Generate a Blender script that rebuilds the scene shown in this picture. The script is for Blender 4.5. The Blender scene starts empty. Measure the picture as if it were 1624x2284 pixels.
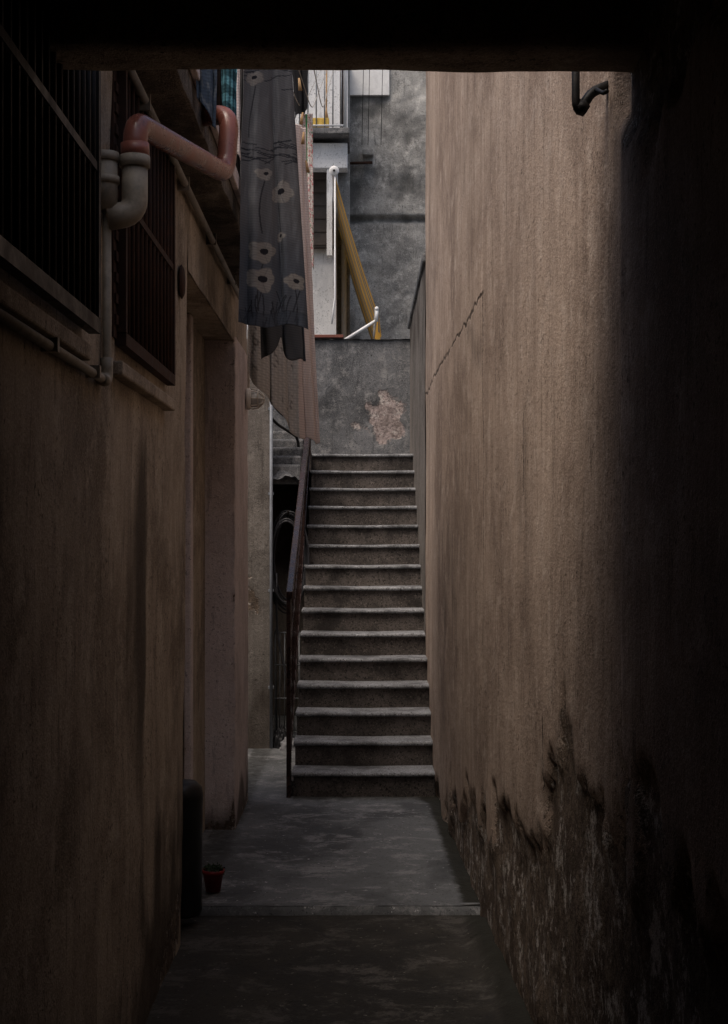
import bpy, math, random
import numpy as np
from mathutils import Vector, noise as mn
random.seed(4); np.random.seed(4)
sc = bpy.context.scene

# ---------------------------------------------------------------- helpers
def link(o, parent=None):
    sc.collection.objects.link(o)
    if parent: o.parent = parent
    return o
def empty(name):
    o = bpy.data.objects.new(name, None); o.empty_display_size = .1
    return link(o)
def mesh_obj(name, verts, faces, mat, parent=None, smooth=False, attrs=None, cols=None):
    me = bpy.data.meshes.new(name)
    me.from_pydata([tuple(map(float, v)) for v in verts], [], [tuple(map(int, f)) for f in faces])
    me.materials.append(mat)
    if smooth: me.polygons.foreach_set('use_smooth', [True]*len(me.polygons))
    if attrs:
        for k, a in attrs.items():
            at = me.attributes.new(k, 'FLOAT', 'POINT'); at.data.foreach_set('value', np.asarray(a, dtype=np.float32).ravel())
    if cols is not None:
        at = me.attributes.new('Col', 'FLOAT_COLOR', 'POINT'); at.data.foreach_set('color', np.asarray(cols, dtype=np.float32).ravel())
    me.update()
    return link(bpy.data.objects.new(name, me), parent)
def box(name, x0, x1, y0, y1, z0, z1, mat, parent=None, bev=0):
    v = [(x, y, z) for x in (x0, x1) for y in (y0, y1) for z in (z0, z1)]
    f = [(0,1,3,2),(4,6,7,5),(0,4,5,1),(2,3,7,6),(0,2,6,4),(1,5,7,3)]
    o = mesh_obj(name, v, f, mat, parent)
    if bev:
        m = o.modifiers.new('bev', 'BEVEL'); m.width = bev; m.segments = 2
    return o
def smooth_path(pts, rad=.05, n=6):
    pts = [Vector(p) for p in pts]; out = [pts[0]]
    for i in range(1, len(pts)-1):
        a, b, c = pts[i-1], pts[i], pts[i+1]
        d1 = (a-b); d2 = (c-b); r = min(rad, d1.length*.49, d2.length*.49)
        p = b + d1.normalized()*r; q = b + d2.normalized()*r
        for k in range(n+1):
            t = k/n; out.append(p*(1-t)**2 + b*2*t*(1-t) + q*t*t)
    out.append(pts[-1]); return out
def tube(name, pts, r, mat, parent=None, seg=12, rad=.05, closed=False):
    P = smooth_path(pts, rad) if (rad and not closed) else [Vector(p) for p in pts]
    n = len(P); V = []; F = []; prev = None
    for i in range(n):
        if closed: d = (P[(i+1) % n]-P[i-1]).normalized()
        else: d = (P[min(i+1, n-1)]-P[max(i-1, 0)]).normalized()
        if prev is None:
            u = d.orthogonal().normalized()
        else:
            u = (prev - d*prev.dot(d)).normalized()
        prev = u; w = d.cross(u)
        rr = r[i] if isinstance(r, (list, tuple)) else r
        for k in range(seg):
            a = 2*math.pi*k/seg
            V.append(P[i] + (u*math.cos(a)+w*math.sin(a))*rr)
    m = n if closed else n-1
    for i in range(m):
        j = (i+1) % n
        for k in range(seg):
            F.append((i*seg+k, i*seg+(k+1) % seg, j*seg+(k+1) % seg, j*seg+k))
    if not closed:
        F.append(tuple(range(seg))[::-1]); F.append(tuple((n-1)*seg+k for k in range(seg)))
    return mesh_obj(name, V, F, mat, parent, smooth=True)
def lathe(name, prof, mat, parent=None, c=(0,0,0), seg=28, axis='Z', sc_=(1,1)):
    V = []; F = []
    for (r, h) in prof:
        for k in range(seg):
            a = 2*math.pi*k/seg; x, y = r*math.cos(a)*sc_[0], r*math.sin(a)*sc_[1]
            if axis == 'Z': V.append((c[0]+x, c[1]+y, c[2]+h))
            elif axis == 'X': V.append((c[0]+h, c[1]+x, c[2]+y))
            else: V.append((c[0]+x, c[1]+h, c[2]+y))
    for i in range(len(prof)-1):
        for k in range(seg):
            F.append((i*seg+k, i*seg+(k+1) % seg, (i+1)*seg+(k+1) % seg, (i+1)*seg+k))
    F.append(tuple(range(seg))[::-1]); F.append(tuple((len(prof)-1)*seg+k for k in range(seg)))
    return mesh_obj(name, V, F, mat, parent, smooth=True)
def fbm(x, y, z=0, o=3):
    s = 0; a = .5; f = 1
    for _ in range(o):
        s += a*mn.noise(Vector((x*f, y*f, z*f))); a *= .5; f *= 2.03
    return s
def fbmA(X, Y, Z=0., o=3):
    X, Y = np.broadcast_arrays(np.asarray(X, float), np.asarray(Y, float)); Zb = np.broadcast_to(Z, X.shape)
    return np.array([fbm(a, b, c, o) for a, b, c in zip(X.ravel(), Y.ravel(), Zb.ravel())]).reshape(X.shape)
def sstep(a, b, x):
    t = np.clip((x-a)/(b-a), 0, 1); return t*t*(3-2*t)
def gridmesh(name, X, Y, Z, mat, parent=None, holes=None, attrs=None, cols=None, smooth=True):
    nu, nv = X.shape
    V = np.stack([X, Y, Z], -1).reshape(-1, 3)
    F = []
    for i in range(nu-1):
        for j in range(nv-1):
            if holes is not None and holes[i, j]: continue
            F.append((i*nv+j, (i+1)*nv+j, (i+1)*nv+j+1, i*nv+j+1))
    return mesh_obj(name, V, F, mat, parent, smooth, attrs, cols)

# ---------------------------------------------------------------- materials
class NT:
    def __init__(s, name):
        s.m = bpy.data.materials.new(name); s.m.use_nodes = True
        s.t = s.m.node_tree; s.n = s.t.nodes; s.b = s.n['Principled BSDF']
        s.geo = s.n.new('ShaderNodeNewGeometry').outputs['Position']
    def put(s, sock, v):
        if hasattr(v, 'is_linked') or hasattr(v, 'links'): s.t.links.new(v, sock)
        elif isinstance(v, (tuple, list)) and len(v) == 3 and sock.type == 'RGBA': sock.default_value = (*v, 1)
        else: sock.default_value = v
    def math(s, op, a, b=0., c=None, clamp=False):
        n = s.n.new('ShaderNodeMath'); n.operation = op; n.use_clamp = clamp
        s.put(n.inputs[0], a); s.put(n.inputs[1], b)
        if c is not None: s.put(n.inputs[2], c)
        return n.outputs[0]
    def vmul(s, v, xyz):
        n = s.n.new('ShaderNodeVectorMath'); n.operation = 'MULTIPLY'; s.put(n.inputs[0], v); n.inputs[1].default_value = xyz
        return n.outputs[0]
    def noise(s, scale, detail=4, rough=.6, vec=None, dist=0.):
        n = s.n.new('ShaderNodeTexNoise'); n.inputs['Scale'].default_value = scale
        n.inputs['Detail'].default_value = detail; n.inputs['Roughness'].default_value = rough
        n.inputs['Distortion'].default_value = dist
        s.put(n.inputs['Vector'], vec if vec is not None else s.geo); return n.outputs['Fac']
    def rng(s, v, a, b, c=0., d=1., sm=True):
        n = s.n.new('ShaderNodeMapRange'); n.interpolation_type = 'SMOOTHSTEP' if sm else 'LINEAR'
        s.put(n.inputs['Value'], v); s.put(n.inputs['From Min'], a); s.put(n.inputs['From Max'], b)
        n.inputs['To Min'].default_value = c; n.inputs['To Max'].default_value = d
        return n.outputs['Result']
    def mix(s, f, a, b, mode='MIX'):
        n = s.n.new('ShaderNodeMix'); n.data_type = 'RGBA'; n.blend_type = mode
        s.put(n.inputs[0], f); s.put(n.inputs[6], a); s.put(n.inputs[7], b); return n.outputs[2]
    def attr(s, name, col=False):
        n = s.n.new('ShaderNodeAttribute'); n.attribute_name = name
        return n.outputs['Color'] if col else n.outputs['Fac']
    def xyz(s):
        n = s.n.new('ShaderNodeSeparateXYZ'); s.put(n.inputs[0], s.geo); return n.outputs
    def bump(s, h, strength=.5, dist=.01):
        n = s.n.new('ShaderNodeBump'); n.inputs['Strength'].default_value = strength; n.inputs['Distance'].default_value = dist
        s.put(n.inputs['Height'], h)
        s.t.links.new(n.outputs[0], s.b.inputs['Normal'])
    def out(s, col, rough=.9, metal=0., spec=.3):
        s.put(s.b.inputs['Base Color'], col); s.put(s.b.inputs['Roughness'], rough)
        s.b.inputs['Metallic'].default_value = metal; s.b.inputs['Specular IOR Level'].default_value = spec
        return s.m

def plaster(name, dark, mid, light, streak=.6, under=((.10,.075,.058),(.20,.155,.12),(.50,.46,.42)), stain=(.045,.035,.028), blotch=.9, bump=.6, sax=(5,5,.35), cracks=(), soft=.03, rim=.3):
    s = NT(name)
    a = s.noise(blotch, 7, .68, dist=.3); f = s.noise(7, 6, .75)
    c = s.mix(s.rng(a, .36, .58), dark, mid)
    c = s.mix(s.math('MULTIPLY', s.rng(f, .48, .68), .7), c, light)
    st = s.noise(1.6, 6, .7, vec=s.vmul(s.geo, sax))
    st2 = s.noise(6, 5, .75, vec=s.vmul(s.geo, (sax[0], sax[1], sax[2]*.6)))
    c = s.mix(s.math('MULTIPLY', s.rng(st, .43, .64), streak), c, dark)
    c = s.mix(s.math('MULTIPLY', s.rng(st2, .52, .70), streak*.6), c, tuple(x*.5 for x in dark))
    sp = s.noise(48, 4, .75); big = s.noise(3, 3, .6)
    c = s.mix(s.math('MULTIPLY', s.rng(sp, .57, .63), s.rng(big, .35, .6)), c, tuple(x*.4 for x in dark))
    dr = s.noise(22, 4, .7, vec=s.vmul(s.geo, (1, 1, .12)))
    c = s.mix(s.math('MULTIPLY', s.rng(dr, .58, .66), .5), c, tuple(x*.45 for x in dark))
    gr = s.noise(150, 2, .7)
    c = s.mix(s.math('MULTIPLY', s.rng(gr, .5, .7), .4), c, tuple(min(1, x*1.25) for x in light))
    c = s.mix(s.math('MULTIPLY', s.rng(gr, .48, .3), .5), c, dark)
    d = s.attr('dirt_shade')
    dd = s.math('ADD', d, s.math('MULTIPLY', s.math('SUBTRACT', s.noise(5, 6, .7, vec=s.vmul(s.geo, (1,1,.35))), .5), .9))
    c = s.mix(s.math('MULTIPLY', s.rng(dd, .25, .95), .8), c, stain)
    e = s.attr('ero')
    ee = s.math('ADD', e, s.math('ADD', s.math('MULTIPLY', s.math('SUBTRACT', s.noise(4.5, 6, .7), .5), .9),
                 s.math('MULTIPLY', s.math('SUBTRACT', s.noise(30, 4, .7), .5), .25)))
    em = s.rng(ee, .51-soft, .51+soft)
    un = s.mix(s.rng(s.noise(7, 8, .8), .42, .58), under[0], under[1])
    un = s.mix(s.rng(s.noise(6.5, 8, .85), .53, .58), un, under[2])
    un = s.mix(s.math('MULTIPLY', s.rng(s.noise(35, 4, .8), .5, .62), .7), un, tuple(x*.4 for x in under[0]))
    c = s.mix(s.math('MULTIPLY', s.rng(ee, .34, .5), rim), c, stain)
    c = s.mix(em, c, un)
    h = s.math('ADD', s.math('MULTIPLY', s.noise(16, 6, .75), .8), s.math('ADD', s.math('MULTIPLY', sp, .45), s.math('MULTIPLY', gr, .3)))
    h = s.math('ADD', h, s.math('MULTIPLY', em, s.math('SUBTRACT', s.math('MULTIPLY', s.noise(24, 6, .75), 1.3), 1.5)))
    if cracks:
        q = s.xyz(); wob = s.math('MULTIPLY', s.math('SUBTRACT', s.noise(3.5, 6, .7), .5), .16)
        brk = s.rng(s.noise(2.6, 3, .6), .34, .45)
        for (ax, pos, lo, hi, wd) in cracks:
            o_ = q[1] if ax == 2 else q[2]
            dist = s.math('ABSOLUTE', s.math('SUBTRACT', s.math('ADD', q[ax], wob), pos))
            k = s.rng(dist, wd, wd*.3)
            k = s.math('MULTIPLY', k, s.math('MULTIPLY', s.math('GREATER_THAN', o_, lo), s.math('LESS_THAN', o_, hi)))
            k = s.math('MULTIPLY', k, brk)
            c = s.mix(s.math('MULTIPLY', k, .85), c, (.03,.022,.016)); h = s.math('SUBTRACT', h, s.math('MULTIPLY', k, .8))
    s.bump(h, bump, .014)
    return s.out(c, .93, spec=.15)

def simple(name, col, rough=.6, metal=0., var=.35, scale=12, bump=.2, dirt_shade=(.03,.025,.02), dirta=.4, spec=.3):
    s = NT(name)
    a = s.noise(scale, 6, .7)
    c = s.mix(s.rng(a, .3, .7), tuple(x*(1-var) for x in col), tuple(min(1, x*(1+var*.4)) for x in col))
    c = s.mix(s.math('MULTIPLY', s.rng(s.noise(scale*.5, 6, .75), .5, .7), dirta), c, dirt_shade)
    s.bump(s.noise(scale*5, 4, .6), bump, .004)
    r = s.rng(a, .3, .7, max(0, rough-.12), min(1, rough+.12))
    return s.out(c, r, metal, spec)

RCR = ((2, 2.84, 6.4, 10.9, .014), (1, 6.42, 1.2, 2.84, .010), (1, 5.2, 1.9, 2.2, .01), (1, 4.75, .9, 1.15, .01))
M_right = plaster('right_plaster', (.23,.168,.13), (.44,.34,.27), (.58,.475,.40), streak=.5, sax=(4,4,.5), cracks=RCR)
M_left = plaster('left_plaster', (.20,.16,.12), (.44,.365,.28), (.55,.47,.375), streak=.42, sax=(3,3,.45), blotch=1.6)
M_pier = plaster('pier_plaster', (.50,.42,.39), (.68,.585,.55), (.74,.66,.63), streak=.25, blotch=1.5)
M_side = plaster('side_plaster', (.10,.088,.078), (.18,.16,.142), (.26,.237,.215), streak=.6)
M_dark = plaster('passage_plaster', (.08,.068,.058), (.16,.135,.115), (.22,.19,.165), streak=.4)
M_grey = plaster('grey_render', (.06,.062,.065), (.15,.152,.157), (.34,.33,.32), streak=.3, stain=(.03,.032,.035), under=((.24,.195,.18),(.40,.33,.31),(.48,.43,.40)), blotch=1.8, bump=.8, soft=.06, rim=.1)
M_bld = plaster('weathered_render', (.18,.177,.17), (.40,.39,.365), (.70,.68,.64), streak=.35, blotch=1.1, bump=1., stain=(.075,.075,.072), sax=(2,2,.6))
M_white = plaster('white_render', (.44,.45,.46), (.68,.69,.70), (.76,.76,.76), streak=.25, blotch=.7, bump=.25)
M_shade = simple('brown_shutter', (.10,.085,.075), .8)
M_bal = plaster('balcony_concrete', (.045,.037,.03), (.14,.12,.10), (.3,.26,.22), streak=.3, blotch=2.5, bump=1.)
M_iron = simple('black_iron', (.012,.012,.013), .55, .3, dirt_shade=(.05,.022,.012), dirta=.35)
M_rust = simple('rusty_iron', (.045,.02,.012), .8, .1, dirt_shade=(.09,.04,.02), dirta=.5, scale=25)
M_pvcw = simple('cream_pvc', (.34,.295,.23), .5, var=.4, dirta=.6, scale=14)
M_pvcg = simple('grey_pvc', (.26,.235,.2), .55, var=.3, dirta=.5)
M_pink = simple('copper_red_pvc', (.27,.09,.06), .32, 0, var=.4, dirta=.65, scale=9, dirt_shade=(.07,.03,.025), spec=.5)
M_cond = simple('conduit_pvc', (.22,.24,.27), .5)
M_glass = simple('dark_window', (.01,.01,.012), .3)
M_rail = simple('brown_painted_steel', (.035,.017,.014), .28, .2, dirta=.3, spec=.6)
M_hose = simple('black_rubber_hose', (.02,.02,.022), .45)
M_hose2 = simple('grey_rubber_hose', (.05,.05,.055), .4)
M_wire = simple('grey_wire', (.25,.26,.27), .5, .5)
M_lampw = simple('lamp_cream', (.7,.65,.57), .5, dirta=.15)
M_lampg = simple('lamp_glass', (.6,.6,.57), .2, spec=.6, dirta=.15)
M_bin = simple('black_plastic', (.012,.012,.013), .45)
M_pot = simple('red_plastic', (.25,.018,.02), .45, dirta=.3)
M_leaf = simple('leaf', (.02,.04,.015), .6)
M_rope = simple('rope', (.35,.33,.3), .9)
M_wood = simple('clothespin_wood', (.38,.24,.12), .7)
M_yel = simple('yellow_plastic', (.6,.4,.08), .5)
M_stucco_w = simple('white_paint', (.75,.75,.74), .7, var=.15, dirta=.2)
M_tile = simple('roof_coping_red', (.2,.07,.05), .7)
M_rag = simple('grey_rag', (.2,.2,.21), .9)

def m_stone(name, base, base2, speck):
    s = NT(name)
    c = s.mix(s.rng(s.noise(5, 7, .7), .35, .65), base, base2)
    c = s.mix(s.rng(s.noise(60, 4, .8), .53, .60), c, speck)
    c = s.mix(s.math('MULTIPLY', s.rng(s.noise(85, 3, .8), .58, .64), .8), c, tuple(x*2.0 for x in base2))
    c = s.mix(s.math('MULTIPLY', s.rng(s.noise(3.2, 7, .7), .46, .64), .75), c, tuple(x*.22 for x in base))
    s.bump(s.math('ADD', s.noise(90, 4, .7), s.noise(12, 5, .6)), .6, .006)
    return s.out(c, s.rng(s.noise(9, 4), .3, .7, .6, .9), spec=.35)
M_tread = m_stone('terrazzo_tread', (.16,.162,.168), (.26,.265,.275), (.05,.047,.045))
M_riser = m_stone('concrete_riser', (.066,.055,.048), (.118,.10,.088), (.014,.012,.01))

def m_floor(name, a, b, c2, wet=.4):
    s = NT(name)
    n1 = s.noise(1.4, 8, .72, vec=s.vmul(s.geo, (1, .7, 1)), dist=.6)
    c = s.mix(s.rng(n1, .40, .58), a, b)
    n2 = s.noise(3.0, 10, .82, vec=s.vmul(s.geo, (1, 1.4, 1)), dist=.3)
    c = s.mix(s.math('MULTIPLY', s.rng(n2, .50, .60), .8), c, c2)
    c = s.mix(s.rng(s.noise(60, 4, .8), .58, .66), c, tuple(x*.4 for x in a))
    c = s.mix(s.math('MULTIPLY', s.rng(s.noise(26, 3, .7), .66, .70), .8), c, tuple(min(1, x*2) for x in c2))
    d = s.attr('dirt_shade')
    c = s.mix(s.rng(s.math('ADD', d, s.math('MULTIPLY', s.math('SUBTRACT', s.noise(12, 6, .75), .5), .8)), .3, .8), c, (.018,.017,.012))
    s.bump(s.math('ADD', s.noise(8, 7, .7), s.math('MULTIPLY', s.noise(70, 4, .7), .4)), .6, .012)
    return s.out(c, s.rng(n1, .35, .62, wet, .92), spec=.3)
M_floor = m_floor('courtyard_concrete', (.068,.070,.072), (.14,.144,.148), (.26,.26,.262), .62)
M_floor2 = m_floor('passage_concrete', (.020,.018,.015), (.038,.034,.028), (.085,.077,.068), .75)  # dark concrete, colour lowered further to paint the foreground dim
M_ground = m_floor('ground_concrete', (.05,.05,.05), (.08,.08,.08), (.12,.12,.12), .8)

def m_cloth(name, weave=500, trans=.25, rough=.95):
    s = NT(name)
    c = s.attr('Col', True)
    z = s.xyz()[2]
    w = s.math('SINE', s.math('MULTIPLY', z, weave))
    c = s.mix(s.math('MULTIPLY', s.rng(w, -.2, .6), .3), c, s.mix(1., c, (.55,.55,.58), 'MULTIPLY'))
    s.bump(s.math('ADD', s.math('MULTIPLY', w, .3), s.noise(30, 4, .6)), .25, .004)
    m = s.out(c, rough, spec=.1)
    tr = s.n.new('ShaderNodeBsdfTranslucent'); s.t.links.new(c, tr.inputs[0])
    mx = s.n.new('ShaderNodeMixShader'); mx.inputs[0].default_value = trans
    s.t.links.new(s.b.outputs[0], mx.inputs[1]); s.t.links.new(tr.outputs[0], mx.inputs[2])
    s.t.links.new(mx.outputs[0], s.n['Material Output'].inputs[0])
    return m
M_cloth = m_cloth('cotton_cloth')

# ---------------------------------------------------------------- ground & floors
mesh_obj('ground', [(-150,-150,-.12),(150,-150,-.12),(150,150,-.12),(-150,150,-.12)], [(0,1,2,3)], M_ground)
def XR(Y): return np.interp(Y, [-2, 0, 3.5, 5, 6.75, 9.6, 15], [.72, .70, .652, .60, .544, .50, .50])
def XL(Z): return -.786 + .009*Z
xs = np.linspace(-4.2, .75, 150); ys = np.linspace(6.755, 14.3, 190)
X, Y = np.meshgrid(xs, ys, indexing='ij')
Z = .010*fbmA(X*1.5, Y*1.5) + .003*fbmA(X*9, Y*9)
edge = XR(Y)-X
dirt_shade = 1.0*(1-sstep(.0, .12, edge)) + .55*(1-sstep(.0, .12, X+.76))*(X > -.9) + .6*sstep(9.3, 9.58, Y)*(X > -.46)  # moss along the right wall; darker at left wall base and stair foot
gridmesh('courtyard_floor', X, Y, Z, M_floor, attrs={'dirt_shade': dirt_shade})
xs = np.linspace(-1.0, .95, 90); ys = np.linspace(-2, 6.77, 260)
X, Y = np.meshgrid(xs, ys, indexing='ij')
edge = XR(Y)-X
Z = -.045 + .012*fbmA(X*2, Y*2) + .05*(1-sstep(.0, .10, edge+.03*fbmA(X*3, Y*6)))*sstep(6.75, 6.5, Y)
dirt_shade = .8*(1-sstep(.0, .14, edge))
gridmesh('passage_floor', X, Y, Z, M_floor2, attrs={'dirt_shade': dirt_shade})
xs = np.linspace(-.95, .60, 120)
V = []; F = []
for i, x in enumerate(xs):
    w = .012*fbm(x*9, 2.2)
    V += [(x, 6.752+w, -.07), (x, 6.752+w, -.004+.008*fbm(x*12, 1)), (x, 6.79+w, .003), (x, 6.84, -.003)]
for i in range(len(xs)-1):
    for j in range(3): F.append((i*4+j, (i+1)*4+j, (i+1)*4+j+1, i*4+j+1))
mesh_obj('threshold_step', V, F, M_floor, smooth=True)

# ---------------------------------------------------------------- right alley wall (unseen top stepped down to let light in)
rw = empty('right_alley_wall')
HR = 5.45
ys = np.concatenate([np.arange(-2, 1.6, .12), np.arange(1.6, 6.0, .03), np.arange(6.0, 10.92, .04)]); ys[-1] = 10.92
zs = np.concatenate([np.arange(-.1, 4.2, .03), np.linspace(4.2, HR, 28)])
Y, Z = np.meshgrid(ys, zs, indexing='ij')
def top_r(y): return np.where(y < 5.7, 3.72, np.where(y < 8.3, 4.5, 5.45))
yc = (ys[:-1]+ys[1:])/2; zc = (zs[:-1]+zs[1:])/2
hole = zc[None, :] > top_r(yc)[:, None]
n1 = fbmA(Y*1.3, Z*1.1, 3.); n2 = fbmA(Y*4, Z*3, 7.); n3 = fbmA(Y*.8, Z*.3, 1.)
thr = np.interp(Y, [2.0, 3.2, 3.5, 3.9, 4.35, 4.9, 5.6, 6.6, 8, 9.6], [1.1, 1.05, .92, .92, 1.15, .75, .55, .45, .2, .05])
ero = np.clip(.5 + (thr + .5*n1 + .3*n2 - Z)*1.7, -1, .72)
top_ero = np.clip(.5 + (3.55 - Y + .25*n2)*2.2, 0, 1)*np.clip((Z-2.35 + .3*n1)*2, 0, 1)
ero = np.maximum(ero, top_ero*.85)
dirt_shade = .15*sstep(1.1, 0, Z)
dirt_shade += .5*np.exp(-((Z-2.70-.3*n1)/.12)**2)*sstep(7.6, 7.1, Y)*sstep(6.35, 6.5, Y)
dirt_shade += .50*sstep(8.2, 10.4, Y)*sstep(1.9, 2.6, Z)*(.6+n3) + .4*np.exp(-((Y-3.62)/.05)**2)  # grey streaks at the far top; narrow darker strip by the passage end
dirt_shade += .5*np.exp(-((Y-8.5)/1.6)**2)*np.exp(-((Z-1.6)/.7)**2)  # soft shadow area on the far wall, painted in as darker colour
dirt_shade += .6*np.exp(-((Y-5.1)/.45)**2)*np.exp(-((Z-1.9)/.7)**2)*sstep(-.1, .25, n3)
dirt_shade += .35*sstep(.1, .35, n1)*sstep(3., 1.5, Z)
er2 = sstep(.42, .56, ero + .5*n2)
X = XR(Y) + .008*n3 + .006*n1 + .005*n2 + er2*(.022 + .02*n2) - .012*(Y < 3.52)
gridmesh('plaster_face', X, Y, Z, M_right, rw, holes=hole, attrs={'ero': ero, 'dirt_shade': dirt_shade})
box('masonry_low', .80, 1.15, -2, 5.69, -.1, 3.70, M_side, rw)
box('masonry_mid', .80, 1.15, 5.69, 8.29, -.1, 4.48, M_side, rw)
box('masonry_high', .80, 1.15, 8.29, 10.90, -.1, 5.43, M_side, rw)
box('coping_low', .63, 1.18, 3.6, 5.68, 3.72, 3.77, M_grey, rw, .01)
box('coping_mid', .53, 1.18, 5.68, 8.28, 4.50, 4.55, M_grey, rw, .01)
box('coping_high', .49, 1.18, 8.28, 10.94, 5.45, 5.50, M_grey, rw, .01)
box('end_return', .515, .80, 10.75, 10.925, -.1, 5.44, M_right, rw)

pw = empty('stair_parapet_wall')
ys = np.linspace(10.93, 14.45, 110); zs = np.linspace(0, 3.86, 120)
Y, Z = np.meshgrid(ys, zs, indexing='ij'); n = fbmA(Y*2, Z*2)
gridmesh('inner_face', .497+.012*n, Y, Z, M_side, pw, attrs={'dirt_shade': .15+.4*sstep(3., 3.8, Z)+n, 'ero': 0*Y})
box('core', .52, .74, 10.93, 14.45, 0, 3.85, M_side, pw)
box('coping', .475, .78, 10.932, 14.47, 3.86, 3.93, M_grey, pw, .015)

# ---------------------------------------------------------------- left building
lb = empty('left_building')
HL = 3.70  # roof height out of view, kept low to let light in
ys = np.concatenate([np.arange(-2, 1.6, .12), np.arange(1.6, 6.24, .03), [6.26]]); zs = np.linspace(-.1, HL, 128)
Y, Z = np.meshgrid(ys, zs, indexing='ij')
n1 = fbmA(Y*1.2+9, Z*1.1, 3.); n2 = fbmA(Y*4+9, Z*3, 7.); n3 = fbmA(Y*3.2+3, Z*.25, 1.)
thr = np.interp(Y, [2, 4.8, 5.6, 6.26], [.3, .35, .6, .8])
ero = np.clip(.2 + (thr*.6 + .25*n1 - Z)*.9, -1, .6)
dirt_shade = np.clip((thr+.2 + .5*n2 + .3*n1 - Z)*1.3, 0, .9) + .6*np.exp(-((Y-5.0+.2*n1)/.14)**2)*sstep(2.3, 2.0, Z)*sstep(.7, 1.4, Z) + .55*sstep(.05, .3, n3)*sstep(2.3, 1.7, Z)
dirt_shade += .2*sstep(4.6, 3.2, Y)  # darker towards the near end
hole = np.zeros((len(ys)-1, len(zs)-1), bool)
yc = (ys[:-1]+ys[1:])/2; zc = (zs[:-1]+zs[1:])/2
for (a, b, c, d) in ((2.45, 3.86, 2.34, 3.6), (4.45, 5.60, 2.36, 3.24)):
    hole |= ((yc > a) & (yc < b))[:, None] & ((zc > c) & (zc < d))[None, :]
X = XL(Z) + .016*n1 + .006*n2 - .01*sstep(.3, .6, ero+n2*.5)
gridmesh('plaster_face', X, Y, Z, M_left, lb, holes=hole, attrs={'ero': ero, 'dirt_shade': dirt_shade})
box('mass', -7, -.93, -2, 9.5, -.1, HL-.01, M_left, lb)
box('corner_reveal', -.929, -.79, 6.10, 6.255, -.1, 2.92, M_left, lb)
for nm, (a, b, c, d) in (('near', (2.45, 3.86, 2.34, 3.6)), ('far', (4.45, 5.60, 2.36, 3.24))):
    box(nm+'_window_glass', -.928, -.915, a, b, c, d, M_glass, lb)
    box(nm+'_reveal_bottom', -.912, -.775, a-.02, b+.02, c-.06, c-.001, M_left, lb)
    box(nm+'_reveal_top', -.912, -.775, a-.02, b+.02, d+.001, d+.06, M_left, lb)
    box(nm+'_reveal_side', -.912, -.775, b+.001, b+.05, c, d, M_left, lb)
    box(nm+'_reveal_side2', -.912, -.775, a-.05, a-.001, c, d, M_left, lb)
    box(nm+'_sill', -.80, -.725, a-.1, b-.02, c-.12, c-.075, M_left, lb, .006)
def pier(name, x0, x1, y0, y1, z0, z1, mat, parent, seed, res=.03):
    xs = np.arange(x0, x1, res); yy = np.arange(y0, y1+1e-6, res)
    px = np.concatenate([xs, np.full(len(yy), x1)]); py = np.concatenate([np.full(len(xs), y0), yy])
    zz = np.arange(z0, z1+1e-6, .03)
    PX, ZZ = np.meshgrid(px, zz, indexing='ij'); PY, _ = np.meshgrid(py, zz, indexing='ij')
    n = fbmA(PX*3+PY*2+seed, ZZ*2.); h = fbmA(PX*9+PY*9+seed, ZZ*8)
    cdist = np.abs(PX-x1)+np.abs(PY-y0)
    chip = np.exp(-(cdist/.03)**2)*np.clip(fbmA(ZZ*7+seed, ZZ*0)+.15, 0, 1)*.03
    X = PX + .008*n - chip + .004*h; Yq = PY + .008*n + chip
    dirt_shade = np.clip((.42+.3*n-ZZ)*2, 0, 1) + .0
    dirt_shade = dirt_shade + .40*(PY > y0+.05)*sstep(-.2, .2, n)  # side face darker than the front, in patches
    ero = np.clip(.12+np.exp(-(cdist/.035)**2)*.28 + np.clip((.22-ZZ)*2, 0, .4), 0, 1)
    gridmesh(name, X, Yq, ZZ, mat, parent, attrs={'dirt_shade': dirt_shade, 'ero': ero})
pier('doorway_pier', -.935, -.748, 8.52, 9.5, -.02, 2.95, M_pier, lb, 1.)
box('pier_end', -.935, -.762, 9.35, 9.497, 0, 2.94, M_side, lb)
ys2 = np.arange(6.255, 9.52, .04); zs2 = np.arange(2.92, 3.5, .03)
Y, Z = np.meshgrid(ys2, zs2, indexing='ij'); n = fbmA(Y*2, Z*2)
gridmesh('upper_face', -.757+.01*n, Y, Z, M_left, lb, attrs={'dirt_shade': .2+n, 'ero': 0*Y})
box('lintel', -.929, -.765, 6.26, 9.49, 2.925, 3.3, M_left, lb)
box('niche_frame', -.925, -.885, 7.45, 7.55, 0, 2.915, M_pier, lb, .01)

bc = empty('balcony')
ys2 = np.arange(4.05, 8.75, .04)
PX = np.concatenate([np.linspace(-.775, -.60, 10), np.full(6, -.598)]); PZ = np.concatenate([np.full(10, 3.27), np.linspace(3.275, 3.44, 6)])
A, Y = np.meshgrid(PX, ys2, indexing='ij'); B, _ = np.meshgrid(PZ, ys2, indexing='ij')
n = fbmA(A*6+B*6, Y*3)
gridmesh('slab_skin', A+.012*n*(A > -.62), Y, B+.015*n, M_bal, bc, attrs={'dirt_shade': .25+n, 'ero': .3+n*.5})
box('slab', -.78, -.605, 4.05, 8.7, 3.29, 3.46, M_bal, bc)
box('edge_trim', -.596, -.57, 4.05, 8.7, 3.37, 3.45, M_pier, bc, .005)
for i in range(40):
    y = 4.1+i*.117
    tube('baluster', [(-.585, y, 3.45), (-.585, y, 4.35)], .008, M_iron, bc, 6, 0)
tube('handrail', [(-.585, 4.05, 4.36), (-.585, 8.72, 4.36)], .02, M_iron, bc)

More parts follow.
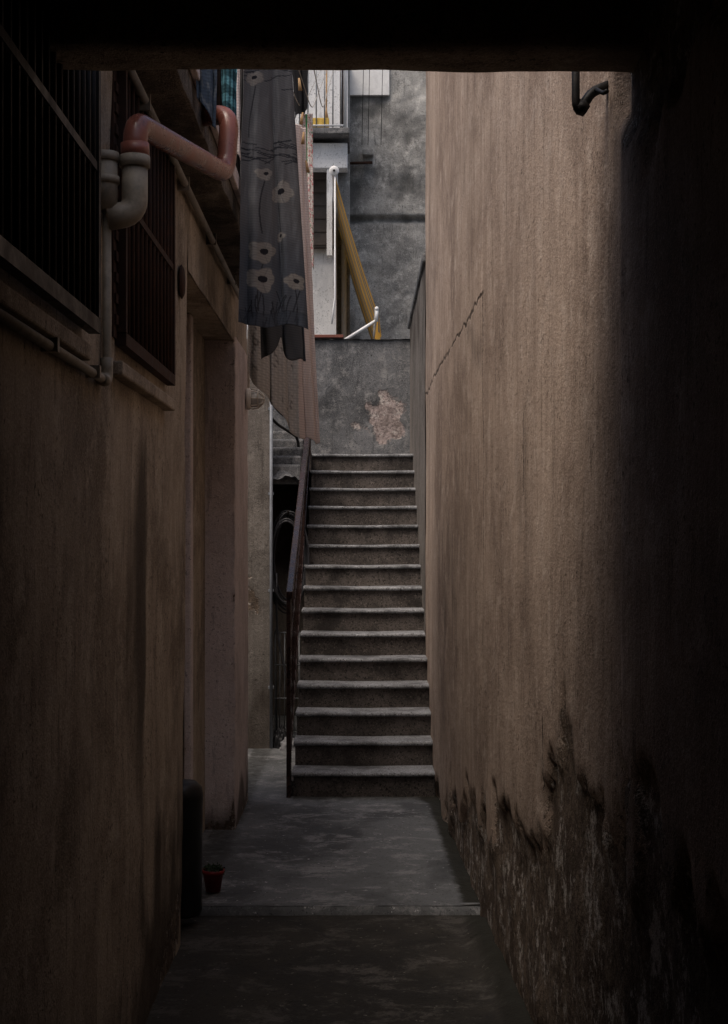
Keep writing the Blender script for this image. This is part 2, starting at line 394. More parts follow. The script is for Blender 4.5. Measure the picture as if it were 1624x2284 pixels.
# ---------------------------------------------------------------- covered passage
pa = empty('covered_passage')
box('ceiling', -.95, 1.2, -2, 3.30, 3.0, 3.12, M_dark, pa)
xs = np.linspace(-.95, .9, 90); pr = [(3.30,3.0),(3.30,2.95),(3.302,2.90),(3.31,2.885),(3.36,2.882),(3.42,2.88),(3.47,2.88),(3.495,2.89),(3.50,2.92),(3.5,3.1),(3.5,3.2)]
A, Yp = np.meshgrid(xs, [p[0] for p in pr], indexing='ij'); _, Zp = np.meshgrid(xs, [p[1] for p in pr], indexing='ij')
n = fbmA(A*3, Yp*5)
gridmesh('beam_skin', A, Yp+.004*n, Zp+.012*n*(Zp < 2.95) - .006*A, M_left, pa, attrs={'dirt_shade': 0*A, 'ero': 0*A})
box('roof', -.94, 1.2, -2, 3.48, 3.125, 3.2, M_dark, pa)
box('rear_light_block', -1.1, 1.2, -2.2, -2.0, -.1, 3.2, M_dark, pa)  # unseen, added to close the rear so no light enters from behind

# ---------------------------------------------------------------- window grilles
def grille(name, y0, y1, z0, z1, x, mat, n, hb):
    g = empty(name)
    for i in range(n):
        y = y0 + (y1-y0)*i/(n-1)
        tube('bar', [(x, y, z0), (x, y, z1)], .009, mat, g, 8, 0)
    for z in hb: box('crossbar', x-.012, x+.012, y0-.02, y1+.02, z-.012, z+.012, mat, g)
    box('bottom_rail', x-.016, x+.016, y0-.03, y1+.03, z0-.03, z0+.01, mat, g)
    box('top_rail', x-.016, x+.016, y0-.03, y1+.03, z1-.01, z1+.03, mat, g)
    box('stile', x-.016, x+.016, y1+.005, y1+.035, z0+.012, z1-.012, mat, g)
    box('stile', x-.016, x+.016, y0-.035, y0-.005, z0+.012, z1-.012, mat, g)
    for z in (z0+.1, z1-.1): box('wall_lug', -.80, x-.016, y1+.01, y1+.03, z-.01, z+.01, mat, g)
    return g
grille('window_grille', 2.5, 3.86, 2.33, 3.58, -.725, M_iron, 20, (2.75, 3.2))
grille('window_grille', 4.45, 5.56, 2.37, 3.22, -.742, M_rust, 13, (2.8,))
sh = empty('window_shutter')
box('leaf', -.775, -.755, 4.36, 4.47, 2.36, 3.2, M_rust, sh)
for i in range(12): box('slat', -.755, -.748, 4.37, 4.46, 2.4+i*.065, 2.43+i*.065, M_rust, sh)

# ---------------------------------------------------------------- pipes
dp = empty('drain_pipe')
R = .036
tube('red_run', [(-.665, 4.2, 2.86), (-.662, 4.2, 2.965), (-.497, 5.25, 3.085), (-.485, 5.3, 3.32), (-.60, 5.42, 3.345)], R, M_pink, dp, 20, .075)
tube('socket', [(-.6635, 4.2, 2.865), (-.6645, 4.2, 2.905)], R+.006, M_pink, dp, 20, 0)
tube('cream_trap', [(-.665, 4.2, 2.865), (-.665, 4.2, 2.70), (-.745, 4.17, 2.68)], R+.002, M_pvcw, dp, 20, .07)
tube('trap_collar', [(-.665, 4.2, 2.835), (-.665, 4.2, 2.868)], R+.009, M_pvcw, dp, 20, 0)
tube('cleanout', [(-.745, 4.17, 2.70), (-.745, 4.17, 2.86)], R-.002, M_pvcw, dp, 20, 0)
tube('cleanout_collar', [(-.745, 4.17, 2.78), (-.745, 4.17, 2.80)], R+.004, M_pvcw, dp, 20, 0)
tube('cleanout_cap', [(-.745, 4.17, 2.845), (-.745, 4.17, 2.87)], R+.003, M_pvcw, dp, 20, 0)
cp = empty('waste_pipe')
tube('drop', [(-.742, 4.17, 2.70), (-.742, 4.17, 2.20), (-.745, 2.0, 2.205)], .013, M_pvcw, cp, 12, .05)
tube('elbow', [(-.742, 4.17, 2.27), (-.742, 4.17, 2.20), (-.743, 4.08, 2.2)], .018, M_pvcw, cp, 12, .05)
for y in (2.6, 3.4, 3.95): box('clip', -.79, -.722, y, y+.02, 2.188, 2.222, M_pvcw, cp)
wp = empty('wall_pipe')
tube('run', [(-.728, 3.9, 3.225), (-.725, 8.6, 3.19)], .015, M_pvcg, wp, 12, 0)
for y in (4.8, 5.9, 7.0, 8.1): box('clip', -.775, -.708, y, y+.018, 3.185, 3.24, M_pvcg, wp)
lathe('oval_wall_plate', [(.0, 0), (.06, 0), (.066, .006), (.05, .016), (0, .02)], M_rust, None, (-.757, 5.99, 2.82), 24, 'X', (1, 1.1))

br = empty('gas_pipe_valve')
tube('pipe', [(.66, 3.72, 2.93), (.60, 3.70, 2.90), (.565, 3.68, 2.845)], .013, M_iron, br, 12, .02)
tube('nut', [(.578, 3.69, 2.866), (.566, 3.682, 2.846)], .019, M_iron, br, 6, 0)
tube('riser', [(.556, 3.68, 3.1), (.556, 3.68, 2.86), (.57, 3.685, 2.845)], .011, M_iron, br, 10, .02)
tube('lever', [(.61, 3.69, 2.905), (.625, 3.66, 2.885), (.63, 3.64, 2.885)], .006, M_iron, br, 8, .01)

# ---------------------------------------------------------------- staircase
st = empty('stone_staircase')
D0, T, Rz = 9.58, .27, .169
for n in range(1, 16):
    yf = D0+(n-1)*T; zt = n*Rz
    nx = 60
    depth = T+.03 if n < 15 else .95
    prof = [(yf+.032, zt-.032), (yf+.010, zt-.032), (yf+.002, zt-.027), (yf, zt-.018), (yf+.002, zt-.008), (yf+.010, zt-.002), (yf+.022, zt), (yf+depth*.5, zt-.002), (yf+depth, zt)]
    V = []; F = []
    for i in range(nx+1):
        s = i/nx; x = -.462 + s*.962
        for (py, pz) in prof:
            w = .004*fbm(x*5, n*3.1, 0) + .0025*fbm(x*24, n*2.3, 1)
            front = max(0, 1-(py-yf)/.05)
            V.append((x, py+w*front*1.5 + .006*max(0, fbm(x*30, n*7.7, 2)-.12)*front*8, pz-.006*math.exp(-((s-.5)/.28)**2)*(pz > zt-.02)+w*.3))
    m = len(prof)
    for i in range(nx):
        for j in range(m-1): F.append((i*m+j, (i+1)*m+j, (i+1)*m+j+1, i*m+j+1))
    F.append(tuple(range(m)))
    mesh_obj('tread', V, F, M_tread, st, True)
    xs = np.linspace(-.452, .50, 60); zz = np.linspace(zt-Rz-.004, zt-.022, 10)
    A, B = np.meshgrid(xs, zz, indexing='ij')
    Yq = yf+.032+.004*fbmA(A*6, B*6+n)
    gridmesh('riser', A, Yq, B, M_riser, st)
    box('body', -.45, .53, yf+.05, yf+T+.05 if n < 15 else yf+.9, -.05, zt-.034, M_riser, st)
box('landing', -3.0, -.455, 13.15, 14.28, 2.36, 2.53, M_riser, st)
box('side_stringer', -.475, -.4505, D0+.06, 13.4, -.02, .1, M_riser, st)

rl = empty('stair_railing')
xr = -.475
box('newel', xr-.022, xr+.008, 9.56, 9.60, 0, 1.34, M_rail, rl, .004)
box('newel_front', xr-.004, xr+.010, 9.602, 9.63, 0, 1.33, M_rail, rl, .004)
def bar(name, y0, y1, f0, f1, w, t, x=xr):
    V = []
    for y, z in ((y0, f0), (y1, f1)):
        for dx in (-w/2, w/2):
            for dz in (-t/2, t/2): V.append((x+dx, y, z+dz))
    F = [(0,1,3,2),(4,6,7,5),(0,4,5,1),(2,3,7,6),(0,2,6,4),(1,5,7,3)]
    o = mesh_obj(name, V, F, M_rail, rl); m = o.modifiers.new('b', 'BEVEL'); m.width = .005; m.segments = 2
bar('top_rail', 9.55, 13.1, 1.36, 2.80, .045, .05)
bar('mid_rail', 9.6, 13.1, 1.05, 2.68, .02, .03)
bar('low_rail', 9.6, 13.1, .28, 2.50, .02, .03)
for i in range(30):
    y = 9.66+i*.118
    zb = .28+(y-9.6)/3.5*2.22; ztp = 1.36+(y-9.55)/3.55*1.44
    box('baluster', xr-.006, xr+.006, y, y+.014, zb, ztp-.02, M_rail, rl)
box('top_newel', xr-.02, xr+.02, 13.08, 13.12, 2.5, 2.84, M_rail, rl)

# ---------------------------------------------------------------- wall closing the stair head
uw = empty('stair_head_wall')
xs = np.linspace(-3, .50, 260); zs = np.linspace(2.5, 3.73, 90)
A, B = np.meshgrid(xs, zs, indexing='ij'); n = fbmA(A*3, B*3); n2 = fbmA(A*9, B*8)
pt = np.exp(-(((A-.26+.15*n)/.24)**2 + ((B-2.95)/.36)**2)**1.5); pt = np.maximum(pt, .7*np.exp(-(((A-.0)/.22)**2+((B-2.85)/.16)**2)))
gridmesh('render_face', A, 14.29+.02*n+.006*n2+.006*sstep(.5, .8, pt), B+.018*n*(B > 3.7), M_grey, uw, attrs={'ero': pt*.72+.22*n2, 'dirt_shade': .03+.5*sstep(3.5, 3.7, B)+n*.6})
box('core', -3, .5, 14.33, 14.48, 0, 3.725, M_grey, uw)
A, B = np.meshgrid(xs, np.linspace(14.27, 14.5, 6), indexing='ij')
gridmesh('rough_top', A, B, 3.735+.02*fbmA(A*3, A*0+2)+.012*fbmA(A*14, B*8), M_grey, uw, attrs={'ero': 0*A, 'dirt_shade': .3+0*A})
box('red_capping', -.62, -.17, 14.30, 14.42, 3.755, 3.785, M_tile, uw, .004)

# ---------------------------------------------------------------- side yard: left of the stairs
yw = empty('yard_wall')
xs = np.linspace(-4.2, -.745, 110); zs = np.arange(-.02, 3.4, .035)
A, B = np.meshgrid(xs, zs, indexing='ij'); n = fbmA(A*3, B*2)
gridmesh('render_face', A, 11.79+.015*n, B, M_side, yw, attrs={'ero': .2+.3*sstep(.9, 1.2, B)*sstep(1.7, 1.4, B)+.4*n-.35*sstep(2.2, 2.3, B), 'dirt_shade': .45*sstep(.8, 0, B)+.4+n-.3*sstep(2.2, 2.25, B)})
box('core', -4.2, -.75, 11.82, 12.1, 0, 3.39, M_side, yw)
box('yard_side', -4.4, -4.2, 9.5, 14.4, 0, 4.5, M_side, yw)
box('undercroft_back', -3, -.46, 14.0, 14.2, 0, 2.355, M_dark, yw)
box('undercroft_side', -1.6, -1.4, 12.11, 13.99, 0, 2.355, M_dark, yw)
of = empty('old_stair_flight')
for i in range(5):
    box('step', -.95+i*.03, -.50, 11.95+i*.2, 12.2+i*.2, 2.20+i*.075, 2.36+i*.085, M_grey, of, .02)
A, B = np.meshgrid(np.linspace(-.9, -.49, 30), np.linspace(11.83, 12.6, 24), indexing='ij')
gridmesh('rough_soffit', A, B, 2.26+.10*(B-11.83)+.10*fbmA(A*9, B*9)-.25*np.clip(A+.62, 0, 1), M_grey, of, attrs={'ero': .1+0*A, 'dirt_shade': .5+0*A})
tube('iron_rail', [(-.80, 11.9, 2.55), (-.80, 11.9, 2.80), (-.70, 12.0, 2.70), (-.55, 12.4, 2.62), (-.52, 12.4, 2.4)], .012, M_iron, of, 8, .05)
tube('iron_rail', [(-.82, 11.9, 2.95), (-.66, 12.0, 2.78), (-.55, 12.3, 2.76)], .01, M_iron, of, 8, .05)

cd = empty('conduit')
tube('drop', [(-.735, 11.74, .01), (-.735, 11.74, 3.3)], .013, M_cond, cd, 10, 0)
for z in (.5, 1.3, 2.1, 2.8): box('clip', -.76, -.715, 11.745, 11.80, z, z+.02, M_cond, cd)

hs = empty('hose_coil')
for k in range(9):
    r = .30+.018*(k % 5)+random.uniform(-.01, .01); cx = -.60+random.uniform(-.02, .02); y = 11.86+k*.022; cz = 1.55+random.uniform(-.03, .03)
    pts = [(cx+r*.45*math.cos(a), y+.02*math.sin(3*a), cz+r*1.15*math.sin(a)) for a in np.linspace(0, 2*math.pi, 48, endpoint=False)]
    tube('loop', pts, .009, M_hose2, hs, 8, 0, True)
tube('hook', [(-.60, 12.15, 1.95), (-.60, 11.88, 1.93), (-.60, 11.84, 1.97)], .01, M_iron, hs, 8, .02)
tube('tail', [(-.70, 11.9, 1.45), (-.70, 11.9, .95), (-.62, 11.9, .6), (-.56, 11.9, .45)], .009, M_hose2, hs, 8, .2)

rk = empty('wire_drying_rack')
for i in range(6):
    x = -.715+i*.04
    tube('wire', [(x, 11.92, .12), (x, 11.96, .95)], .004, M_wire, rk, 6, 0)
for z in (.12, .4, .68, .95): tube('rail', [(-.725, 11.92+.04*z, z), (-.50, 11.92+.04*z, z)], .006, M_wire, rk, 6, 0)
tube('leg', [(-.715, 12.2, .0), (-.715, 11.96, .95), (-.70, 11.90, 1.0)], .008, M_wire, rk, 8, .02)
tube('leg', [(-.515, 12.2, .0), (-.515, 11.96, .95)], .008, M_wire, rk, 8, 0)

def rag(name, c, s, seed, mat):
    nu, nv = 40, 20; V = []; F = []
    for i in range(nu):
        for j in range(nv+1):
            a = 2*math.pi*i/nu; b = math.pi*.5*j/nv
            d = Vector((math.cos(a)*math.cos(b), math.sin(a)*math.cos(b), math.sin(b)))
            k = 1+.55*fbm(d.x*2.5+seed, d.y*2.5, d.z*2.5)+.25*abs(fbm(d.x*7+seed, d.y*7, d.z*7))
            V.append((c[0]+d.x*s[0]*k, c[1]+d.y*s[1]*k, c[2]+d.z*s[2]*k))
    for i in range(nu):
        for j in range(nv): F.append((i*(nv+1)+j, ((i+1) % nu)*(nv+1)+j, ((i+1) % nu)*(nv+1)+j+1, i*(nv+1)+j+1))
    return mesh_obj(name, V, F, mat, None, True)
rag('cleaning_rag', (-.58, 11.72, 0), (.08, .07, .09), 3, M_rag)
rag('cleaning_rag', (-.66, 11.85, 0), (.06, .07, .16), 8, M_hose)

lp = empty('bulkhead_lamp')
lx, ly, lz = -.742, 9.30, 2.65
lathe('base', [(.0, 0), (.058, 0), (.06, .02), (.05, .03), (0, .03)], M_lampw, lp, (lx, ly, lz), 24, 'X', (1, 1.2))
lathe('glass', [(.042, .028), (.043, .06), (.036, .085), (.02, .10), (0, .104)], M_lampg, lp, (lx, ly, lz), 24, 'X', (1, 1.25))
for k in range(4):
    a = k*math.pi/4
    pts = [(lx+.03+.085*math.sin(t), ly+.054*math.cos(t)*math.cos(a), lz+.066*math.cos(t)*math.sin(a)) for t in np.linspace(0, math.pi, 14)]
    tube('cage_wire', pts, .0045, M_lampw, lp, 6, 0)
pts = [(lx+.075, ly+.050*math.cos(t), lz+.06*math.sin(t)) for t in np.linspace(0, 2*math.pi, 28, endpoint=False)]
tube('cage_ring', pts, .0045, M_lampw, lp, 6, 0, True)
tube('feed', [(lx+.012, ly, lz+.06), (lx+.012, ly, lz+.45)], .008, M_lampw, lp, 8, 0)

lathe('black_bin', [(0, 0), (.085, 0), (.095, .02), (.10, .50), (.102, .55), (.095, .59), (.07, .615), (.0, .625)], M_bin, None, (-.83, 6.60, -.0), 30)
pt_ = empty('flower_pot')
lathe('pot', [(0, 0), (.036, 0), (.05, .085), (.056, .087), (.056, .105), (.048, .105), (.046, .09), (0, .088)], M_pot, pt_, (-.725, 7.02, .005), 24)
V = []; F = []
for i in range(420):
    a = random.uniform(0, 6.28); r = random.uniform(0, .055); z = .09+random.uniform(0, .035)
    p = Vector((-.725+r*math.cos(a), 7.02+r*math.sin(a), z)); d = Vector((random.gauss(0,1), random.gauss(0,1), random.gauss(.3,.7))).normalized()*.014
    w = d.orthogonal().normalized()*.005
    b = len(V); V += [p, p+d*.5+w, p+d, p+d*.5-w]; F.append((b, b+1, b+2, b+3))
mesh_obj('foliage', V, F, M_leaf, pt_)

# ---------------------------------------------------------------- laundry
def sheet(name, A, B, C, D, nu, nv, folds, amp, colfn, parent=None, bottom=None, mat=None, seed=0., ndir=(0,1,0)):
    S, Tt = np.meshgrid(np.linspace(0, 1, nu), np.linspace(0, 1, nv), indexing='ij')
    A, B, C, D = [np.array(p, float) for p in (A, B, C, D)]
    w = bottom(S) if bottom is not None else np.ones_like(S)
    Te = Tt*w
    P = (A*(1-S)[..., None]+B*S[..., None])*(1-Te)[..., None] + (C*(1-S)[..., None]+D*S[..., None])*Te[..., None]
    nz = fbmA(S*3+seed, Te*2+seed)
    ph = S*folds*2*math.pi + seed + 1.6*nz + .6*np.sin(Te*2+seed)
    k = amp*(.45+.55*Te)*(np.sin(ph)+.35*np.sin(2.3*ph+1.))
    k += amp*.7*fbmA(S*5+seed, Te*5) + amp*.25*fbmA(S*14+seed, Te*16, 2., 2)
    d = np.array(ndir, float); d /= np.linalg.norm(d)
    P = P + k[..., None]*d + (.35*amp*np.cos(ph))[..., None]*np.array([1, 0, 0]) + (.012*np.sin(ph*.7+1)*Te)[..., None]*np.array([0, 0, 1])
    c = colfn(S, Te); c = np.concatenate([c, np.ones(c.shape[:2]+(1,))], -1)
    o = gridmesh(name, P[..., 0], P[..., 1], P[..., 2], mat or M_cloth, parent, cols=c.reshape(-1, 4))
    m = o.modifiers.new('s', 'SOLIDIFY'); m.thickness = .0015
    return o
def rgb(c, like): return np.broadcast_to(np.array(c, float), like.shape+(3,)).copy()

def flower_cols(S, T):
    w = 90+65*T; x = (S-.0)*w; y = T*662
    base = rgb((.15,.15,.155), S)
    low = sstep(400, 560, y)
    base = base*(1-low[..., None]) + rgb((.10,.11,.13), S)*low[..., None]
    base *= (1+.3*fbmA(S*4, T*6))[..., None]
    def put(m, col):
        m = np.clip(m, 0, 1)[..., None]; base[:] = base*(1-m)+np.array(col)*m
    rs = random.Random(5)
    for band, (y0, sp, cnt) in enumerate(((285, 22, 34), (640, 34, 34), (120, 30, 12))):
        for _ in range(cnt):
            a = (rs.uniform(0, w.max()), y0+rs.uniform(-sp, sp)); ang = rs.uniform(-.3, .3) + (0 if band != 1 else rs.choice([-1.2, 1.2, 1.57])); L = rs.uniform(25, 60)
            dx, dy = math.cos(ang), math.sin(ang)
            u = (x-a[0])*dx+(y-a[1])*dy; v = -(x-a[0])*dy+(y-a[1])*dx + rs.uniform(-.006, .006)*u*u
            put((np.abs(v) < 1.2)*(np.abs(u) < L/2)*.85, (.03,.032,.04))
    fl = [(.71,.566,30),(.36,.755,30),(.34,.846,33),(.86,.858,22),(.40,.498,18),(.25,.18,20),(.68,.71,14)]
    for (s, t, r) in fl:
        cx = s*(90+65*t); cy = t*662
        u = y-cy; sx = cx+6*np.sin(u/40.+s*7)
        put((np.abs(x-sx) < 1.1)*(u > 0)*(u < 130)*.8, (.03,.03,.035))
    for (s, t, r) in fl:
        cx = s*(90+65*t); cy = t*662
        dx, dy = x-cx, (y-cy)*1.12; d = np.hypot(dx, dy); th = np.arctan2(dy, dx)
        edge_ = r*(.74+.20*np.abs(np.cos(2.5*th+s*9))+.07*np.sin(3*th+t*20))
        put((d < edge_)*.8, (.32,.295,.265))
        put(((np.abs(np.sin(2.5*th+s*9)) < .13)*(d < edge_))*.5, (.14,.14,.14))
        put(((d > edge_-1.6)*(d < edge_))*.5, (.08,.08,.09))
        put((np.hypot(dx-2, dy+2) < r*.25), (.025,.025,.03))
    put((np.abs(y-633) < 1.2)*.5, (.04,.04,.05)); put((y > 634)*.55, (.06,.07,.09))
    return base
ls = empty('flowered_bedsheet')
sheet('front_layer', (-.55,6.7,4.15), (-.365,7.1,4.3), (-.573,6.6,2.735), (-.262,6.9,2.76), 190, 500, 1.9, .026, flower_cols, ls, seed=.4)
def dk(S, T): return rgb((.10,.11,.125), S)*(1+.5*fbmA(S*5, T*5))[..., None]
sheet('back_layer', (-.52,7.15,3.8), (-.34,7.5,3.8), (-.50,7.2,2.64), (-.28,7.6,2.68), 70, 120, 2.2, .03, dk, ls, seed=2.2,
      bottom=lambda S: 1-.12*np.exp(-((S-.40)/.13)**2)-.02*np.sin(S*9))
def wh(S, T):
    c = rgb((.80,.78,.75), S)*(1+.12*fbmA(S*6, T*6))[..., None]
    g = ((np.sin(S*130) > .2) | (np.sin(T*330) > .2))[..., None]
    fig = (fbmA(S*9, T*16, 4.) > .17)[..., None]
    return np.clip(np.where(fig & g, c*.5, np.where(g, c*.85, c)), 0, .85)
M_sheer = m_cloth('sheer_cloth', 400, .5)
sheet('lace_tablecloth', (-.60,8.0,4.2), (-.38,8.0,4.2), (-.625,7.8,2.66), (-.365,8.5,2.33), 150, 360, 2.6, .04, wh, None, seed=1.1, mat=M_sheer)
def pk(S, T): return np.clip(rgb((.80,.71,.67), S)*(1+.12*fbmA(S*3, T*4))[..., None], 0, .85)
sheet('pink_sheet', (-.47,8.7,4.3), (-.345,8.9,4.3), (-.40,8.9,2.385), (-.255,9.1,2.345), 80, 260, 2.3, .035, pk, None, seed=3.3, mat=M_sheer)
def gf(S, T):
    c = rgb((.65,.6,.57), S); g = fbmA(S*12, T*60, 2.)
    c = np.where((g > .14)[..., None], np.array((.45,.09,.10)), c); c = np.where((g < -.18)[..., None], np.array((.12,.2,.13)), c)
    return np.where(((S > .35) & (S < .6) & (T < .55))[..., None], np.array((.08,.30,.13)), c)
sheet('floral_towel', (-.40,9.6,4.6), (-.325,9.6,4.6), (-.385,9.6,3.58), (-.318,9.6,3.56), 40, 160, 1.2, .012, gf, None, seed=5.)
def bl(S, T):
    c = rgb((.10,.13,.17), S); g = fbmA(S*7, T*9, 2.)
    return np.where((g > .1)[..., None], np.array((.20,.22,.24)), c)
sheet('blue_shirt', (-.61,5.05,3.75), (-.50,5.1,3.75), (-.585,5.05,3.31), (-.515,5.12,3.215), 40, 70, 1.5, .014, bl, None, seed=6.)
def tt(S, T):
    a = (np.sin(S*34) > .2)*1.; b = (np.sin(T*44) > .2)*1.
    c = rgb((.02,.05,.06), S); c = c*(1+1.6*a[..., None])*(1+1.4*b[..., None]); return c
sheet('tartan_cloth', (-.555,5.6,3.9), (-.475,5.6,3.9), (-.545,5.6,3.42), (-.485,5.6,3.395), 50, 90, 1.2, .012, tt, None, seed=7.)
def bk(S, T): return rgb((.02,.02,.022), S)
sheet('black_trousers', (-.46,9.5,5.0), (-.35,9.5,5.0), (-.435,9.5,4.54), (-.352,9.5,4.60), 30, 60, 1.5, .012, bk, None, seed=8.)
sheet('pink_cloth', (-.56,6.2,3.85), (-.52,6.2,3.85), (-.55,6.2,3.42), (-.525,6.2,3.4), 20, 40, 1., .01, pk, None, seed=8.)

cl = empty('clothesline')
for dx in (0, .12, .24):
    tube('line', [(-.60+dx, 4.2, 4.3), (-.46+dx*.8, 7.0, 4.24), (-.40+dx*.6, 9.6, 4.62), (-.40+dx*.5, 16.8, 7.4)], .003, M_rope, cl, 6, .5)
for (x, y, z, a) in ((-.375,8.7,4.55,.3), (-.36,8.9,4.4,-.4), (-.34,8.9,4.1,.5), (-.345,9.0,3.95,.2), (-.35, 8.8, 4.25, -.2)):
    for s_ in (-.35, .35):
        tube('clothespin', [(x, y, z), (x+.03*math.sin(a+s_*.6), y, z-.075)], .006, M_wood, cl, 6, 0)

# ---------------------------------------------------------------- buildings behind
gb = empty('grey_building')
xs = np.linspace(-.143, 3.5, 190); zs = np.linspace(2.5, 9., 260)
A, B = np.meshgrid(xs, zs, indexing='ij'); n = fbmA(A*1.5, B*1.5, 2.); n2 = fbmA(A*6, B*6)
dirt_shade = .05+.45*sstep(5.95, 6.2, B)+n*1.0+.6*n2 + .8*np.exp(-((B-5.98)/.06)**2)+.4*np.exp(-((B-4.6)/.25)**2)*(n > 0)+.35*np.exp(-((B-5.6)/.2)**2)  # stains, plus a shadow line painted just under the ledge
dirt_shade -= .55*sstep(4.9, 5.1, B)*sstep(5.75, 5.4, B)*(n2 > -.2)
dirt_shade -= .35*sstep(5.9, 5.6, B)
gridmesh('facade', A, 19.0+.05*n+.02*n2-.05*sstep(6.0, 6.04, B)+.03*np.exp(-((B-5.98)/.04)**2), B, M_bld, gb, attrs={'dirt_shade': dirt_shade, 'ero': .12+.45*n2*(B > 4.8)})
box('mass', -.14, 3.5, 19.1, 23, 0, 9, M_bld, gb)
box('white_painted_band', -.14, .383, 18.90, 18.96, 7.62, 8.9, M_stucco_w, gb)
box('ledge', .03, .17, 18.80, 18.96, 6.80, 6.88, M_bld, gb, .01)
tube('rusty_bracket', [(-.14, 18.85, 6.70), (.16, 18.85, 6.71)], .02, M_rust, gb, 8, 0)
for x in (.02, .10, .27):
    tube('hanging_wire', [(x+.03, 18.6, 8.4), (x, 18.7, 6.9)], .004, M_iron, gb, 6, 0)

wb = empty('white_building')
box('rear_light_block', -4, -.30, 17.6, 18.3, 0, 6.42, M_white, wb)
box('side_strip', -4, -.139, 18.4, 19.0, 0, 8, M_bld, wb)
box('upper_wall', -4, -.16, 17.62, 18.38, 6.45, 8, M_white, wb)
box('lintel_beam', -4, -.154, 16.9, 17.1, 6.13, 6.43, M_white, wb, .01)
box('soffit', -4, -.16, 17.1, 17.6, 6.36, 6.42, M_white, wb)
box('balcony_slab', -4, -.127, 16.7, 17.6, 6.485, 6.555, M_grey, wb, .01)
box('column', -.40, -.335, 16.92, 17.08, 5.10, 6.13, M_white, wb)
box('shutter_box', -.75, -.32, 17.45, 17.59, 5.31, 6.30, M_shade, wb)
for i in range(6): box('shutter_slat', -.745, -.325, 17.435, 17.45, 5.33+i*.16, 5.46+i*.16, M_shade, wb)
box('terrace', -4, 3.5, 14.49, 18.9, 2.6, 2.9, M_grey, wb)
tube('downpipe', [(-.212, 18.3, 3), (-.212, 18.3, 5.45), (-.205, 18.2, 5.55)], .035, M_stucco_w, wb, 12, .03)
tube('downpipe_upper', [(-.19, 16.95, 6.56), (-.19, 16.95, 8.0)], .03, M_stucco_w, wb, 12, 0)
tube('brown_pipe', [(-.225, 16.9, 6.56), (-.225, 16.9, 8.0)], .018, M_rust, wb, 10, 0)
for i in range(14):
    x = -1.5+i*.098
    tube('railing_bar', [(x, 16.78, 6.57), (x, 16.78, 7.5)], .008, M_wire, wb, 6, 0)
tube('railing_top', [(-3, 16.78, 7.5), (-.2, 16.78, 7.5)], .018, M_stucco_w, wb, 8, 0)
tube('railing_bottom', [(-3, 16.78, 6.60), (-.2, 16.78, 6.60)], .012, M_stucco_w, wb, 8, 0)
box('wall_box', -.66, -.60, 16.85, 16.9, 6.36, 6.42, M_rust, wb)
box('planter_box', -.72, -.37, 16.80, 17.0, 6.58, 6.70, M_yel, None, .01)
bo = empty('broom')
tube('stick', [(-.41, 17.05, 6.57), (-.405, 17.1, 7.4)], .01, M_wood, bo, 8, 0)
for i in range(26):
    a = random.uniform(-.5, .5)
    tube('bristle', [(-.408, 17.05, 6.90), (-.408+.07*a, 17.05+random.uniform(-.03, .03), 6.70)], .004, M_wood, bo, 4, 0)

aw = empty('striped_awning')
s = NT('awning_stripes')
yv = s.math('FRACT', s.math('MULTIPLY', s.xyz()[1], 1.6))
c = s.mix(s.rng(yv, .46, .5), (.56,.30,.05), (.12,.12,.13))
c = s.mix(s.math('MULTIPLY', s.rng(yv, .66, .70), s.rng(yv, .84, .80)), c, (.55,.34,.08))
c = s.mix(s.math('MULTIPLY', s.rng(s.noise(4, 6), .4, .7), .25), c, (.08,.06,.04))
s.out(c, .9); M_awn = s.m
tr = s.n.new('ShaderNodeBsdfTranslucent'); s.t.links.new(c, tr.inputs[0])
mx = s.n.new('ShaderNodeMixShader'); mx.inputs[0].default_value = .45
s.t.links.new(s.b.outputs[0], mx.inputs[1]); s.t.links.new(tr.outputs[0], mx.inputs[2]); s.t.links.new(mx.outputs[0], s.n['Material Output'].inputs[0])
S_, Q = np.meshgrid(np.linspace(0, 1, 40), np.linspace(0, 1, 60), indexing='ij')
ax = -.278+.454*S_; az = 5.72-1.47*S_ - .05*np.sin(S_*math.pi); ay = 15.6+3.2*Q
gridmesh('canopy', ax, ay, az+.01*np.sin(Q*20)*S_, M_awn, aw)
gridmesh('valance', .195+.040*np.sin(Q*60)*S_, ay, 4.25-S_*(.25+.05*np.abs(np.sin(Q*26))), M_awn, aw)
tube('roller', [(-.288, 15.58, 5.75), (-.288, 18.85, 5.75)], .035, M_stucco_w, aw, 16, 0)
lathe('roller_cap', [(0, 0), (.05, 0), (.055, .01), (.05, .03), (0, .03)], M_stucco_w, aw, (-.288, 15.54, 5.75), 24, 'Y')
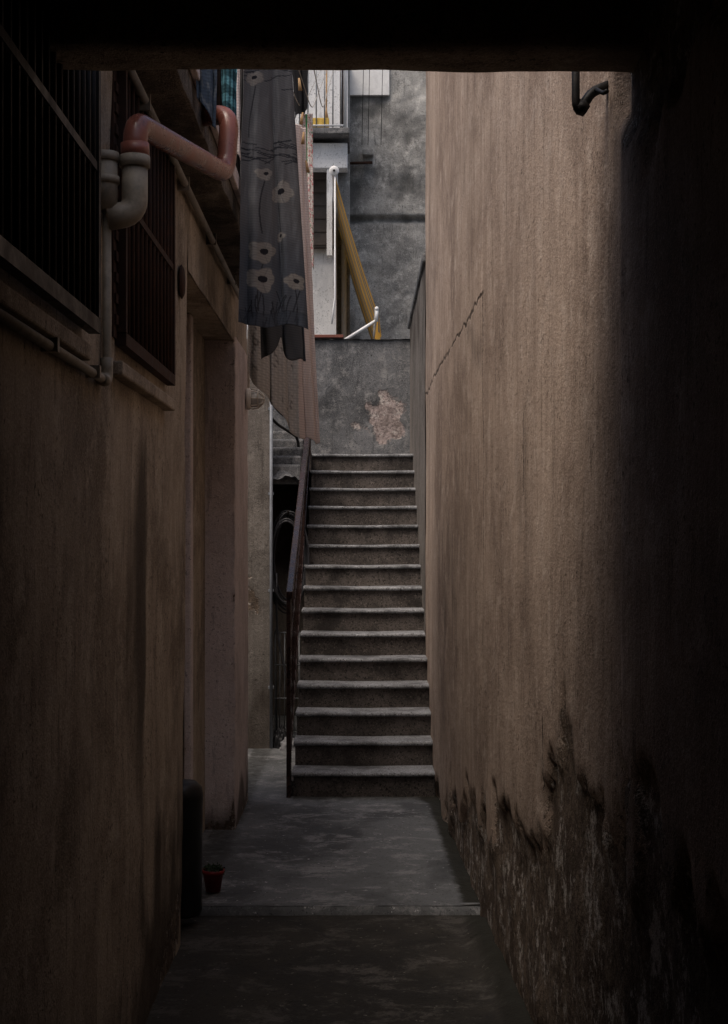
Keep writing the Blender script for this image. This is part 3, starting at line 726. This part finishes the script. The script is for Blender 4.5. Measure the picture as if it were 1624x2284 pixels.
lathe('cap_boss', [(0, 0), (.012, 0), (.012, .012), (0, .012)], M_iron, aw, (-.288, 15.528, 5.75), 12, 'Y')
tube('front_bar', [(.178, 15.56, 4.25), (.178, 18.8, 4.25)], .022, M_stucco_w, aw, 12, 0)
tube('arm', [(-.20, 15.65, 3.90), (.176, 15.62, 4.13)], .017, M_stucco_w, aw, 10, 0)
tube('arm_end', [(.176, 15.58, 4.11), (.18, 15.58, 4.26)], .018, M_stucco_w, aw, 10, 0)
tube('crank', [(-.278, 15.56, 5.70), (-.278, 15.56, 4.36), (-.292, 15.56, 4.28), (-.312, 15.56, 4.08)], .009, M_stucco_w, aw, 8, .03)
tube('wall_bracket', [(-.30, 15.9, 5.75), (-.30, 16.92, 5.84)], .018, M_stucco_w, aw, 8, 0)

# ---------------------------------------------------------------- light, sky, camera
w = bpy.data.worlds.new('World'); sc.world = w; w.use_nodes = True
nt = w.node_tree; sky = nt.nodes.new('ShaderNodeTexSky'); sky.sky_type = 'NISHITA'; sky.sun_disc = False
sd = Vector((-.33, -.36, .87)).normalized()
el = math.asin(sd.z); az_ = math.atan2(sd.x, sd.y)
sky.sun_elevation = el; sky.sun_rotation = az_
sky.air_density = 1.0; sky.dust_density = 6.0
nt.links.new(sky.outputs[0], nt.nodes['Background'].inputs[0]); nt.nodes['Background'].inputs[1].default_value = .15
L = bpy.data.lights.new('sun', 'SUN'); L.energy = 1.9; L.angle = math.radians(42); L.color = (1, .89, .79)
so = link(bpy.data.objects.new('sun', L)); so.rotation_euler = sd.to_track_quat('Z', 'Y').to_euler()

cam = bpy.data.cameras.new('camera'); co = link(bpy.data.objects.new('camera', cam))
co.location = (0, 0, 1.743); co.rotation_euler = (math.radians(90), 0, 0)
cam.lens = 50.1; cam.sensor_width = 36; cam.shift_y = .0254; cam.shift_x = .0035
cam.clip_start = .05; cam.clip_end = 500
sc.camera = co
sc.view_settings.view_transform = 'Standard'; sc.view_settings.look = 'None'; sc.view_settings.exposure = 0
